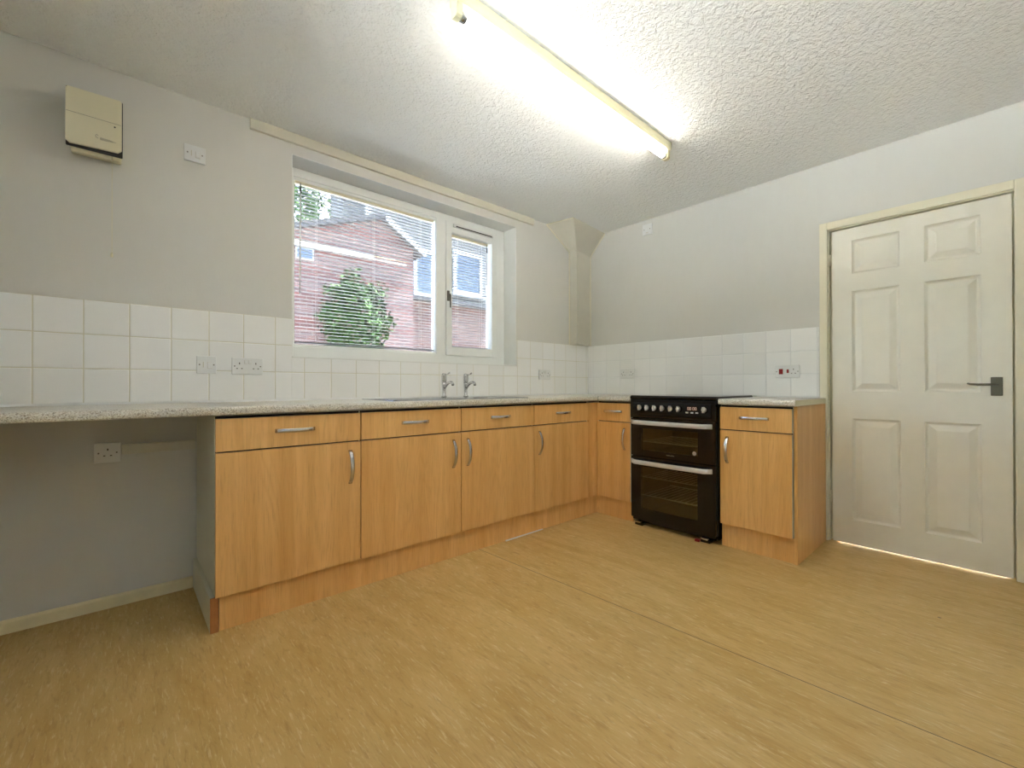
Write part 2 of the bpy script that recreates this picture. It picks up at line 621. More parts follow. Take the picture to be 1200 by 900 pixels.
blind(-2.627, -1.648, 2.262, 1.266, .0215, 'white venetian blind with open slats over the wide fixed pane', -2.598, .62, (-2.50, -2.12, -1.76))
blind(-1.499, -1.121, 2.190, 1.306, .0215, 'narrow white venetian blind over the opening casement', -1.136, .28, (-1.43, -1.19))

# pelmet board above the window
MB().box(-2.903, -.758, -.021, -.0005, 2.389, 2.4445, .003).build('blind_batten', M['trunk'], None, (-1.83, -.01, 2.389))
tag(bpy.data.objects['blind_batten'], 'long cream painted wooden batten on the wall above the window', 'batten')

# corner boxing for pipes ---------------------------------------------------
def boxing():
    b = thing('pipe_boxing', 'beige boxed-in pipe column with flared hopper top in the corner', 'boxing', (-.15, -.04, 1.386))
    A, B, C_ = (-.280, -.0005), (-.285, -.098), (-.0005, -.034)
    col = MB()
    z0, z1 = 1.3865, 2.254
    D = (-.0005, -.0005)
    col.prism([A, B, C_, D], 'z', z0, z1)
    c = col.build('column', M['beige'], b)
    A2, B2, C2 = (-.590, -.0005), (-.535, -.268), (-.0005, -.205)
    h = MB(); bm = h.bm
    zt = CZ - .0005
    lo = [bm.verts.new((*p, z1 + .0005)) for p in (A, B, C_, D)]
    hi = [bm.verts.new((*p, zt)) for p in (A2, B2, C2, D)]
    bm.faces.new(lo); bm.faces.new(hi)
    for i in range(4):
        bm.faces.new((lo[i], lo[(i + 1) % 4], hi[(i + 1) % 4], hi[i]))
    hp = h.build('hopper', M['beige'], b)
    for par, p, q in ((c, (A[0] - .004, -.007, z0), (A[0] - .004, -.007, z1)),
                      (c, (-.007, C_[1] - .004, z0), (-.007, C_[1] - .004, z1)),
                      (hp, (A[0] - .004, -.007, z1), (A2[0] - .004, -.007, zt - .006)),
                      (hp, (A2[0], -.009, zt - .006), (B2[0], B2[1], zt - .006)),
                      (hp, (-.007, C_[1] - .004, z1), (-.007, C2[1] - .004, zt - .006))):
        MB().tube([p, q], .005, 6).build('edge_bead', M['gloss'], par)
    return b
boxing()

# ------------------------------------------------------------------ base units
DF = -.590        # door fronts of the window run
ZB, ZS, ZT = .145, .731, .868
WTOP, WBOT = .918, .884

def bow_handle(parent, centre, axis, length, out, w=.0175, t=.0065, bulge=.030):
    """arched strap handle; axis is its long direction, out the way it bows"""
    c, a, o_ = Vector(centre), Vector(axis), Vector(out)
    pts = []
    for i in range(13):
        u = -1 + i / 6
        pts.append(c + a * (u * length / 2) + o_ * (.003 + bulge * (1 - abs(u) ** 2.4)))
    side = a.cross(o_)
    return MB().ribbon(pts, side, w, t).build('handle', M['chrome'], parent)

def unit_x(x0, x1, label, handle_x, last=None):
    """base unit on the window wall, front facing -y"""
    u = thing('kitchen_base_unit', label, 'kitchen cabinet', ((x0 + x1) / 2, -.29, ZB), 'beech base units')
    g = .0024
    c = MB()
    c.box(x0 + .001, x1 - .001, -.568, -.010, ZB, .880, .001)
    c.build('carcass', M['carcass'], u)
    MB().box(x0 + .003, x1 - .003, -.5695, -.5682, ZB + .003, .878).build('gap_shade_sheet', M['gap_shade'], u)  # dark sheet over the carcass, paints the shade in the front gaps
    d = MB().box(x0 + g, x1 - g, DF, -.571, ZS + .003, ZT, .0015).build('drawer', M['beech'], u)
    bow_handle(d, ((x0 + x1) / 2, DF, .806), (1, 0, 0), .162, (0, -1, 0))
    e = MB().box(x0 + g, x1 - g, DF, -.571, ZB, ZS - .003, .0015).build('door', M['beech'], u)
    bow_handle(e, (handle_x, DF, .609), (0, 0, 1), .160, (0, -1, 0))
    return u

X = [-3.136, -2.534, -1.931, -1.329, -.740]
unit_x(X[0], X[1], 'beech base unit with white side at the open end of the window run', -2.588)
unit_x(X[1], X[2], 'beech base unit second from the white end panel, under the taps, handle at its right', -1.988)
unit_x(X[2], X[3], 'beech base unit third from the white end panel, handle at its left', -1.886)
UC = unit_x(X[3], X[4], 'beech base unit on the window run next to the inside corner', -1.282)

def unit_y(y0, y1, fx, label, handle_y, carc=True):
    """base unit on the door wall, front facing -x (y0 > y1)"""
    u = thing('kitchen_base_unit', label, 'kitchen cabinet', (-.3, (y0 + y1) / 2, ZB), 'beech base units')
    g = .0024
    MB().box(fx + .022, -.010, y1 + .001, y0 - .001, ZB, .880, .001).build('carcass', M['carcass'], u)
    MB().box(fx + .0205, fx + .0218, y1 + .003, y0 - .003, ZB + .003, .878).build('gap_shade_sheet', M['gap_shade'], u)  # dark sheet behind the fronts, stands in for shade in their gaps
    d = MB().box(fx, fx + .019, y1 + g, y0 - g, ZS + .003 - .003, ZT, .0015).build('drawer', M['beech'], u)
    bow_handle(d, (fx, (y0 + y1) / 2, .806), (0, 1, 0), .162, (-1, 0, 0))
    e = MB().box(fx, fx + .019, y1 + g, y0 - g, ZB, ZS - .006, .0015).build('door', M['beech'], u)
    bow_handle(e, (fx, handle_y, .605), (0, 0, 1), .160, (-1, 0, 0))
    # grey edging of the door and drawer
    MB().box(fx + .0008, fx + .0185, y1 + .0006, y1 + g, ZB + .002, ZS - .008).build('door_edging', M['greyedge'], e)
    MB().box(fx + .0008, fx + .0185, y1 + .0006, y1 + g, ZS + .002, ZT - .002).build('drawer_edging', M['greyedge'], d)
    return u

FX = -.636
unit_y(-.590, -.893, FX, 'narrow beech base unit between the inside corner and the black cooker', -.842)
unit_y(-1.531, -1.928, FX, 'beech base unit between the black cooker and the white door', -1.578)

# corner filler post
cp = MB()
cp.prism([(X[4] + .001, -.572), (X[4] + .001, -.588), (FX + .018, -.588), (FX + .018, -.572)], 'z', ZB, ZT)
cp.build('corner_post', M['beech'], UC)

# beech end panel by the door
pn = MB().prism([(-.616, 0), (-.026, 0), (-.026, .883), (-.616, .883)], 'y', -1.9465, -1.9295, .001)
tag(pn.build('end_panel', M['beech'], None, (-.3, -1.938, 0)), 'tall beech end panel closing the unit beside the white door', 'panel')

# plinths
tag(MB().box(-3.117, -.594, -.566, -.550, 0, ZB - .002, .001).build('plinth', M['beech'], None, (-1.9, -.56, 0)), 'long beech kickboard under the window run of units', 'plinth')
tag(MB().box(-.611, -.597, -.900, -.567, 0, ZB - .002, .001).build('plinth', M['beech'], None, (-.6, -.73, 0)), 'short beech kickboard between the corner and the cooker', 'plinth')
tag(MB().box(-.607, -.593, -1.929, -1.533, 0, ZB - .002, .001).build('plinth', M['beech'], None, (-.6, -1.73, 0)), 'beech kickboard under the unit between cooker and door', 'plinth')
rp = thing('plinth', 'white plinth return with brown front edge under the open end of the units', 'plinth', (-3.14, -.3, 0))
MB().box(-3.149, -3.133, -.565, -.012, 0, ZB - .004, .001).build('board', M['carcass'], rp)
MB().box(-3.149, -3.120, -.572, -.5655, 0, ZB - .003, .001).build('front_edge', M['edge'], rp)

# white sealant scrap along the kickboard
tag(MB().prism([(-1.57, -.567), (-1.23, -.567), (-1.23, -.5745), (-1.57, -.578)], 'z', 0, .005).build('sealant_strip', M['plastic'], None, (-1.4, -.57, 0)), 'thin white strip of sealant on the floor along the long kickboard', 'sealant')

# ------------------------------------------------------------------ worktops
w = MB()
prof = [(-.002, WBOT), (-.604, WBOT), (-.609, WBOT + .004), (-.611, WBOT + .012), (-.611, WTOP - .010), (-.607, WTOP - .003), (-.600, WTOP), (-.002, WTOP)]
w.prism(prof, 'x', XW + .002, -.002)
wt = w.build('worktop', M['worktop'], None, (-2.2, -.3, WBOT))
tag(wt, 'long pale speckled worktop running under the window from the empty recess to the corner', 'worktop')
w = MB()
profx = [(-.002, WBOT), (-.649, WBOT), (-.654, WBOT + .004), (-.656, WBOT + .012), (-.656, WTOP - .010), (-.652, WTOP - .003), (-.645, WTOP), (-.002, WTOP)]
w.prism([(x, z) for x, z in profx], 'y', -.903, -.613)
wk = thing('worktop', 'short pale speckled worktop between the corner and the cooker', 'worktop', (-.3, -.75, WBOT))
w.build('slab', M['worktop'], wk)
MB().box(-.657, -.60, -.6155, -.6125, WBOT + .001, WTOP + .0008, .0005).build('joint_strip', M['steel'], wk)
wk = thing('worktop', 'short pale speckled worktop between the cooker and the door', 'worktop', (-.3, -1.73, WBOT))
w = MB()
w.prism([(x, z) for x, z in profx], 'y', -1.905, -1.531)
w.prism([(max(-10, x) if x < -.01 else -.026, z) for x, z in profx], 'y', -1.945, -1.905)
w.build('slab', M['worktop'], wk)
MB().box(-.650, -.027, -1.9465, -1.945, WBOT + .001, WTOP - .001, .0004).build('end_strip', M['oldplastic'], wk)

# ------------------------------------------------------------------ sink and taps
S = thing('kitchen_sink', 'low stainless steel inset sink with drainer below the window', 'sink', (-1.75, -.3, WTOP))
sk = MB()
bm = sk.bm
def ringv(x0, x1, y0, y1, z, r, n=5):
    out = []
    for cx, cy, a0 in ((x1 - r, y1 - r, 0), (x0 + r, y1 - r, 90), (x0 + r, y0 + r, 180), (x1 - r, y0 + r, 270)):
        for i in range(n):
            a = math.radians(a0 + 90 * i / (n - 1))
            out.append(bm.verts.new((cx + r * math.cos(a), cy + r * math.sin(a), z)))
    return out
SX0, SX1, SY0, SY1 = -2.33, -1.33, -.555, -.085
r1 = ringv(SX0, SX1, SY0, SY1, WTOP + .0005, .03)
r2 = ringv(SX0 + .003, SX1 - .003, SY0 + .003, SY1 - .003, WTOP + .005, .03)
r3 = ringv(SX0 + .016, SX1 - .016, SY0 + .016, SY1 - .016, WTOP + .0045, .03)
r4 = ringv(SX0 + .022, SX1 - .022, SY0 + .022, SY1 - .06, WTOP + .0015, .03)
for a, b in ((r1, r2), (r2, r3), (r3, r4)):
    n = len(a)
    for i in range(n):
        bm.faces.new((a[i], a[(i + 1) % n], b[(i + 1) % n], b[i])).smooth = True
bm.faces.new(r4)
sk.build('rim', M['steel'], S)
dr = MB()
for i in range(9):
    y = -.49 + i * .038
    dr.box(-2.28, -1.82, y, y + .010, WTOP + .0018, WTOP + .0045, .001)
dr.build('drainer_ribs', M['steel'], S)
MB().tube([(-1.58, -.32, WTOP + .0016), (-1.58, -.32, WTOP + .0042)], .05, 24).build('basin_waste', M['dullmetal'], S)

def tap(x, label):
    y = -.105
    t = thing('pillar_tap', label, 'tap', (x, y, WTOP + .005), 'pillar taps')
    z = WTOP + .0052
    MB().tube([(x, y, z), (x, y, z + .006), (x, y, z + .010), (x, y, z + .05), (x, y, z + .085), (x, y, z + .10)],
              [.018, .018, .0115, .0125, .0165, .0165], 14).build('body', M['chrome'], t)
    MB().tube([(x, y, z + .10), (x, y, z + .106), (x, y, z + .11), (x, y, z + .150), (x, y, z + .162), (x, y, z + .166)],
              [.0165, .0175, .0185, .0185, .016, .006], 14).build('head', M['chrome'], t)
    MB().tube([(x, y - .008, z + .158), (x, y - .03, z + .158), (x, y - .055, z + .163), (x, y - .070, z + .168)],
              [.004, .004, .005, .006], 8).build('lever', M['chrome'], t)
    sp = MB().tube([(x, y - .006, z + .066), (x, y - .03, z + .085), (x, y - .055, z + .098), (x, y - .080, z + .103), (x, y - .100, z + .100), (x, y - .108, z + .092), (x, y - .109, z + .084)],
                   [.012, .011, .010, .010, .010, .010, .010], 10).build('spout', M['chrome'], t)
    MB().tube([(x, y - .109, z + .0842), (x, y - .109, z + .079)], .0085, 10).build('nozzle', M['hole'], sp)
    return t
tap(-1.735, 'chrome lever pillar tap nearer the wide window pane, first of the pair')
tap(-1.548, 'chrome lever pillar tap nearer the corner, second of the pair')

# ------------------------------------------------------------------ cooker
def cooker():
    y0, y1 = -.912, -1.521          # left and right side as seen from the room
    xf = -.640                      # body front
    K = thing('cooker', 'black freestanding double oven electric cooker between the beech units', 'cooker', (-.34, (y0 + y1) / 2, 0))
    b = MB()
    # hollow body: sides, back, top, bottom, divider
    b.box(xf, -.06, y0 - .014, y0, .055, .905, .004)
    b.box(xf, -.06, y1, y1 + .014, .055, .905, .004)
    b.box(-.075, -.06, y1 + .013, y0 - .013, .055, .905)
    b.box(xf, -.07, y1 + .013, y0 - .013, .055, .075)
    b.box(xf, -.07, y1 + .013, y0 - .013, .480, .520)
    b.box(xf, -.07, y1 + .013, y0 - .013, .770, .900)
    b.build('body', M['black'], K)
    c = MB()
    for za, zb in ((.076, .479), (.521, .769)):
        d0, d1 = y0 - .05, y1 + .05
        x1 = -.16
        c.quad((xf + .001, d0, za), (xf + .001, d0, zb), (x1, d0, zb), (x1, d0, za))
        c.quad((xf + .001, d1, za), (xf + .001, d1, zb), (x1, d1, zb), (x1, d1, za))
        c.quad((x1, d0, za), (x1, d0, zb), (x1, d1, zb), (x1, d1, za))
        c.quad((xf + .001, d0, za + .001), (x1, d0, za + .001), (x1, d1, za + .001), (xf + .001, d1, za + .001))
        c.quad((xf + .001, d0, zb - .001), (x1, d0, zb - .001), (x1, d1, zb - .001), (xf + .001, d1, zb - .001))
    c.build('oven_lining', M['ovenin'], K)
    for z in (.60, .345, .215):
        r = MB()
        for xx in (xf + .03, -.2):
            r.tube([(xx, y1 + .055, z), (xx, y0 - .055, z)], .004, 6)
        for i in range(13):
            yy = y1 + .075 + i * (y0 - y1 - .15) / 12
            r.tube([(xf + .03, yy, z + .003), (-.2, yy, z + .003)], .0022, 5)
        r.build('oven_rack', M['handlebar'], K)
    # hob lid
    h = MB().prism([(-.662, .905), (-.668, .912), (-.668, .922), (-.655, .931), (-.075, .931), (-.062, .922), (-.062, .905)], 'y', y1 - .002, y0 + .002, .002).build('hob', M['hob'], K)
    # front corners / control panel housing
    MB().prism([(xf - .001, .772), (-.668, .772), (-.665, .9045), (xf - .001, .9045)], 'y', y1, y0, .003).build('fascia', M['black'], K)
    cp_ = MB().prism([(-.6655, .790), (-.6695, .7915), (-.6725, .797), (-.6675, .880), (-.664, .887)], 'y', y1 + .028, y0 - .022, .0015).build('control_panel', M['blackgloss'], K)
    def knob(y):
        z, x = .846, -.671
        kb = MB().tube([(x + .004, y, z), (x - .004, y, z), (x - .006, y, z)], [.021, .021, .018], 18).build('knob', M['black'], K)
        g = MB()
        g.box(x - .026, x - .005, y - .0065, y + .0065, z - .019, z + .019, .004)
        g.tube([(x - .005, y, z), (x - .014, y, z), (x - .017, y, z)], [.0165, .015, .012], 16)
        g.build('grip', M['knobm'], kb)
    for y in (-.993, -1.050, -1.107, -1.166, -1.225, -1.282, -1.452):
        knob(y)
    dsp = MB().box(-.6722, -.6690, -1.409, -1.338, .838, .864, .0008).build('display', M['displaybg'], K)
    dg = MB()
    segs = {'0': 'abcdef', '1': 'bc', '2': 'abged'}
    def digit(ch, yc):
        hw, hh, t = .0045, .008, .0007
        zc = .851
        x0, x1 = -.6728, -.6723
        for sgm in segs[ch]:
            if sgm == 'a': dg.box(x0, x1, yc - hw, yc + hw, zc + hh - t, zc + hh + t)
            if sgm == 'd': dg.box(x0, x1, yc - hw, yc + hw, zc - hh - t, zc - hh + t)
            if sgm == 'g': dg.box(x0, x1, yc - hw, yc + hw, zc - t, zc + t)
            if sgm == 'b': dg.box(x0, x1, yc - hw - t, yc - hw + t, zc, zc + hh)
            if sgm == 'c': dg.box(x0, x1, yc - hw - t, yc - hw + t, zc - hh, zc)
            if sgm == 'f': dg.box(x0, x1, yc + hw - t, yc + hw + t, zc, zc + hh)
            if sgm == 'e': dg.box(x0, x1, yc + hw - t, yc + hw + t, zc - hh, zc)
    for ch, yc in zip('0000', (-1.348, -1.362, -1.382, -1.397)):
        digit(ch, yc)
    dg.build('digits', M['display'], dsp)
    for y in (-1.338, -1.372, -1.404):
        MB().box(-.675, -.669, y - .009, y + .009, .820, .829, .002).build('button', M['plastic'], K)
    # doors
    def door(z0, z1, hz, wy0, wy1, wz0, wz1):
        d = MB(); bm = d.bm
        xa, xb = -.664, -.642
        Y = [y0 - .004, wy0, wy1, y1 + .004]
        Z = [z0, wz0, wz1, z1]
        V = {}
        for ti, t in enumerate((xa, xb)):
            for i, a in enumerate(Y):
                for j, z in enumerate(Z):
                    V[ti, i, j] = bm.verts.new((t, a, z))
        cells = [(i, j) for i in range(3) for j in range(3) if (i, j) != (1, 1)]
        ed = {}
        for i, j in cells:
            for ti in (0, 1):
                bm.faces.new([V[ti, i, j], V[ti, i + 1, j], V[ti, i + 1, j + 1], V[ti, i, j + 1]])
            for e in (((i, j), (i + 1, j)), ((i + 1, j), (i + 1, j + 1)), ((i, j + 1), (i + 1, j + 1)), ((i, j), (i, j + 1))):
                ed[e] = ed.get(e, 0) + 1
        for (p, q), n in ed.items():
            if n == 1:
                bm.faces.new([V[0, *p], V[0, *q], V[1, *q], V[1, *p]])
        dd = d.build('oven_door', M['blackgloss'], K)
        MB().box(xa + .002, xa + .007, wy1 + .0005, wy0 - .0005, wz0 + .0005, wz1 - .0005).build('glass', M['ovenglass'], dd)
        hb = MB()
        n = 14
        pts = []
        for i in range(n + 1):
            u = -1 + 2 * i / n
            yy = (y0 + y1) / 2 + .005 + u * .287
            out = .004 + .036 * min(1, (1 - abs(u)) * 9) + .006 * (1 - u * u)
            pts.append((xa - out, yy, hz))
        hb.ribbon(pts, (0, 0, 1), .030, .010)
        hb.build('door_handle', M['handlebar'], dd)
        return dd
    d1 = door(.503, .768, .742, y0 - .085, y1 + .115, .545, .700)
    d2 = door(.060, .497, .462, y0 - .080, y1 + .118, .130, .430)
    # faint maker's mark and label on the upper door
    lg = MB()
    for i in range(8):
        lg.box(-.6648, -.6641, -1.190 - i * .0072 - .0045, -1.190 - i * .0072, .525, .525 + (.007 if i in (0, 2, 5) else .005))
    lg.build('logo', M['logo'], d1)
    MB().tube([(-.6635, -1.383, .562), (-.6648, -1.383, .562)], .013, 16).build('sticker', M['greyedge'], d1)
    # base: recessed plinth, castors, feet
    MB().box(-.600, -.08, y1 + .02, y0 - .02, .012, .056, .002).build('base', M['black'], K)
    MB().box(-.655, -.60, y1 + .012, y0 - .012, .040, .0595, .003).build('toe_rail', M['black'], K)
    for y in (y0 - .055, y1 + .075):
        f_ = MB().box(-.652, -.60, y - .03, y + .03, .0005, .022, .003).build('foot', M['black'], K)
        MB().box(-.668, -.640, y - .022, y + .022, .0225, .0345, .003).build('foot_bracket', M['chrome'], f_)
    MB().box(-.672, -.652, y1 + .105, y1 + .135, .0005, .016, .004).build('tag', M['red'], K)
cooker()

# ------------------------------------------------------------------ door
D = bpy.data.objects.new('door_1', None); COL.objects.link(D); D.location = (.02, -2.36, 0); structure(D)
LY0, LY1, LZ0, LZ1 = -2.7425, -1.979, .0042, 1.990
def leaf():
    mb = MB(); bm = mb.bm
    ys = [(-2.307, -2.080), (-2.633, -2.412)]
    zs = [(.157, .792), (.963, 1.592), (1.702, 1.912)]
    Yb = sorted([LY0, LY1] + [v for p in ys for v in p])
    Zb = sorted([LZ0, LZ1] + [v for p in zs for v in p])
    xf = .004
    V = {}
    def v(x, y, z):
        k = (round(x, 5), round(y, 5), round(z, 5))
        if k not in V: V[k] = bm.verts.new(k)
        return V[k]
    for i in range(len(Yb) - 1):
        for j in range(len(Zb) - 1):
            a, b, c, d = Yb[i], Yb[i + 1], Zb[j], Zb[j + 1]
            hole = any(abs(a - p[0]) < 1e-6 and abs(b - p[1]) < 1e-6 for p in ys) and any(abs(c - q[0]) < 1e-6 and abs(d - q[1]) < 1e-6 for q in zs)
            if not hole:
                bm.faces.new([v(xf, a, c), v(xf, b, c), v(xf, b, d), v(xf, a, d)])
                continue
            loops = [(0, 0), (.005, .007), (.012, .0125), (.018, .0125), (.046, .0035), (.050, .0028)]
            prev = None
            for ins, dep in loops:
                cur = [v(xf + dep, a + ins, c + ins), v(xf + dep, b - ins, c + ins), v(xf + dep, b - ins, d - ins), v(xf + dep, a + ins, d - ins)]
                if prev:
                    for k in range(4):
                        bm.faces.new([prev[k], prev[(k + 1) % 4], cur[(k + 1) % 4], cur[k]])
                prev = cur
            bm.faces.new(prev)
    xb = .0418
    bk = [bm.verts.new((xb, LY0, LZ0)), bm.verts.new((xb, LY1, LZ0)), bm.verts.new((xb, LY1, LZ1)), bm.verts.new((xb, LY0, LZ1))]
    bm.faces.new(bk)
    # sides
    for j in range(len(Zb) - 1):
        pass
    bot = [v(xf, y, LZ0) for y in Yb]; top = [v(xf, y, LZ1) for y in Yb]
    lef = [v(xf, LY0, z) for z in Zb]; rig = [v(xf, LY1, z) for z in Zb]
    bm.faces.new(bot + [bk[1], bk[0]]); bm.faces.new(top + [bk[2], bk[3]])
    bm.faces.new(lef + [bk[3], bk[0]]); bm.faces.new(rig + [bk[2], bk[1]])
    return mb.build('door_leaf', M['doorpaint'], D)
L = leaf()
fr = MB()
AX = -.020
fr.box(AX, -.0005, -1.957, -1.914, 0, 2.052, .004)
fr.box(AX, -.0005, DY0 - .065, DY0 + .012, 0, 2.052, .004)
fr.box(AX + .0005, -.0005, DY0 + .012, -1.957, 2.0045, 2.052, .004)
fr.box(-.0005, .119, -1.963, -1.9575, 0, DZ - .001)
fr.box(-.0005, .119, DY0 + .0005, DY0 + .006, 0, DZ - .001)
fr.box(-.0005, .119, DY0 + .006, -1.963, DZ - .007, DZ - .0005)
fr.box(.042, .075, -1.997, -1.963, 0, DZ - .007)
fr.box(.042, .075, DY0 + .006, DY0 + .036, 0, DZ - .007)
fr.box(.042, .075, DY0 + .036, -1.997, 1.972, DZ - .007)
fr.build('door_frame', M['gloss'], D)
for z in (1.808, .289):
    hh = MB()
    hh.tube([(-.004, -1.970, z - .036), (-.004, -1.970, z + .036)], .0055, 8)
    hh.box(-.002, .002, -1.9775, -1.963, z - .036, z + .036)
    hh.build('hinge', M['gloss'], D)
pl = MB().box(-.004, .0038, -2.709, -2.666, .945, 1.043, .003).build('lock_plate', M['dullmetal'], L)
lv = MB()
lv.tube([(-.003, -2.688, 1.002), (-.040, -2.688, 1.002)], .010, 10)
lv.tube([(-.040, -2.694, 1.002), (-.041, -2.66, 1.004), (-.041, -2.62, 1.004), (-.038, -2.592, 1.006), (-.030, -2.583, 1.010)], [.007, .006, .0055, .005, .0045], 8)
lv.build('lever_handle', M['dullmetal'], pl)

# ------------------------------------------------------------------ electrical plates
def plate(name, label, cat, pos, wall, width, height=.086, depth=.011, face='double', mat='plastic', group='wall sockets and switches', backbox=0):
    """pos = (along, z) centre; wall 'n' (faces -y) or 'e' (faces -x)"""
    a, z = pos
    off = .007 if z < 1.385 and backbox == 0 else 0.0
    off += .0008
    def W(u, v, d):               # u to the viewer's right, v up, d out of the wall
        return (a + u, -(off + d), z + v) if wall == 'n' else (-(off + d), a - u, z + v)
    def bx(mb, u0, u1, v0, v1, d0, d1, bev=0):
        p, q = W(u0, v0, d0), W(u1, v1, d1)
        mb.box(min(p[0], q[0]), max(p[0], q[0]), min(p[1], q[1]), max(p[1], q[1]), min(p[2], q[2]), max(p[2], q[2]), bev)
    T = thing(name, label, cat, W(0, -height / 2, 0), group)
    b0 = 0
    if backbox:
        mb = MB(); bx(mb, -width / 2 + .002, width / 2 - .002, -height / 2 + .002, height / 2 - .002, 0, backbox, .003)
        mb.build('back_box', M[mat], T); b0 = backbox
    mb = MB(); bx(mb, -width / 2, width / 2, -height / 2, height / 2, b0, b0 + depth, .003)
    mb.build('plate', M[mat], T)
    f = b0 + depth
    def screws(us):
        for u in us:
            mb = MB(); p, q = W(u, 0, f - .001), W(u, 0, f + .0012)
            mb.tube([p, q], .0034, 10).build('screw', M['dullmetal'], T)
    def pins(uc):
        for u0, u1, v0, v1 in ((uc - .0022, uc + .0022, .010, .019), (uc - .0145, uc - .0075, -.0145, -.0105), (uc + .0075, uc + .0145, -.0145, -.0105)):
            mb = MB(); bx(mb, u0, u1, v0, v1, f - .002, f + .0006)
            mb.build('pin_hole', M['hole'], T)
    def rocker(uc, vc, w=.012, h=.022, m='plastic', nm='rocker_switch'):
        mb = MB(); bx(mb, uc - w / 2, uc + w / 2, vc - h / 2, vc + h / 2, f - .001, f + .004, .0015)
        mb.build(nm, M[m], T)
        mb = MB(); bx(mb, uc - w / 2 - .001, uc + w / 2 + .001, vc - h / 2 - .0012, vc + h / 2 + .001, f - .002, f + .0005)
        mb.build('rocker_surround', M['greyedge'], T)
    if face == 'double':
        screws((-.060, .060)); pins(-.038); pins(.038); rocker(-.009, .022, .012, .018); rocker(.009, .022, .012, .018)
    elif face == 'single':
        screws((-.030, .030)); pins(0)
    elif face == 'spur':
        screws((-.030, .030)); rocker(.012, -.003, .018, .030)
        mb = MB(); bx(mb, -.016, -.0125, -.014, .014, f - .002, f + .0008); mb.build('fuse_slot', M['greyedge'], T)
    elif face == 'cooker':
        screws((-.064, .064)); rocker(-.037, 0, .024, .036, 'red', 'cooker_switch'); rocker(.004, .002, .012, .024, 'red', 'socket_switch'); pins(.038)
    elif face == 'blank':
        screws((-.028, .028))
        mb = MB(); bx(mb, -.012, .012, -.030, -.026, f - .001, f + .002); mb.build('cable_slot', M['greyedge'], T)
    return T

plate('fused_switch', 'white fused switch high on the wall between heater and window', 'switch', (-3.144, 2.166), 'n', .088, .082, face='spur')
plate('fused_switch', 'white fused switch on the tiles, beside the double socket near the window', 'switch', (-3.095, 1.110), 'n', .084, .088, face='spur')
plate('double_socket', 'white double socket on tiles just left of the window', 'socket', (-2.914, 1.107), 'n', .144, .088)
plate('double_socket', 'white double socket on tiles between the window and the corner', 'socket', (-.626, 1.098), 'n', .142, .086)
plate('double_socket', 'white double socket on tiles above the narrow unit left of the cooker', 'socket', (-.459, 1.108), 'e', .148, .088)
plate('cooker_control_unit', 'white cooker switch plate with red rockers on tiles near the door', 'switch', (-1.727, 1.096), 'e', .146, .086, face='cooker')
plate('cable_outlet_plate', 'small white outlet plate high on the wall right of the corner boxing', 'outlet', (-.658, 2.360), 'e', .092, .092, face='blank')
plate('single_socket', 'single socket on a surface box in the dark recess below the worktop', 'socket', (-3.462, .704), 'n', .088, .088, face='single', backbox=.028)
tag(MB().box(-3.4165, -3.140, -.017, -.0005, .688, .734, .003).build('socket_trunking', M['trunk'], None, (-3.28, -.01, .688)), 'cream cable trunking running from the recess socket to the units', 'trunking')

# wall fan heater ------------------------------------------------------------
def heater():
    H = thing('wall_heater', 'cream wall-mounted fan heater with a pull cord, high on the left', 'heater', (-3.505, -.06, 2.0))
    MB().prism([(-.0008, 2.255), (-.060, 2.262), (-.095, 2.255), (-.095, 2.035), (-.062, 2.008), (-.0008, 2.020)], 'x', -3.580, -3.418, .006).build('body', M['oldplastic'], H)
    MB().box(-3.592, -3.414, -.1085, -.0955, 2.012, 2.258, .004).build('vent_gap', M['hole'], H)
    fp = MB()
    fp.prism([(-3.592 + .012, 2.018), (-3.417 - .012, 2.026), (-3.417, 2.038), (-3.417, 2.250), (-3.423, 2.257), (-3.586, 2.253), (-3.592, 2.245), (-3.592, 2.030)], 'y', -.122, -.109, .003)
    front = fp.build('front_panel', M['oldplastic'], H)
    MB().box(-3.590, -3.420, -.1226, -.1215, 2.1475, 2.1492, 0).build('panel_line', M['logo'], front)
    MB().tube([(-3.440, -.121, 2.133), (-3.440, -.1235, 2.133)], .0032, 10).build('indicator', M['hole'], front)
    lg = MB()
    pts = []
    for i in range(60):
        u = i / 59
        x = -3.487 + u * .050
        zz = 2.066 + (.006 * math.cos(u * 60) * (1 - u) ** .5) * (1 if u < .8 else .3)
        pts.append((x + .003 * math.sin(u * 60), -.1225, zz))
    lg.tube(pts, .0009, 5)
    lg.tube([(-3.492, -.1225, 2.076), (-3.497, -.1225, 2.081), (-3.501, -.1225, 2.076), (-3.499, -.1225, 2.068), (-3.492, -.1225, 2.066)], .0011, 5)
    lg.build('script_logo', M['logo'], front)
    MB().tube([(-3.449, -.085, 2.03), (-3.449, -.085, 1.590)], .0011, 6).tube([(-3.449, -.085, 1.592), (-3.449, -.085, 1.585), (-3.449, -.085, 1.572)], [.002, .0045, .005], 8).build('pull_cord', M['oldplastic'], H)
heater()

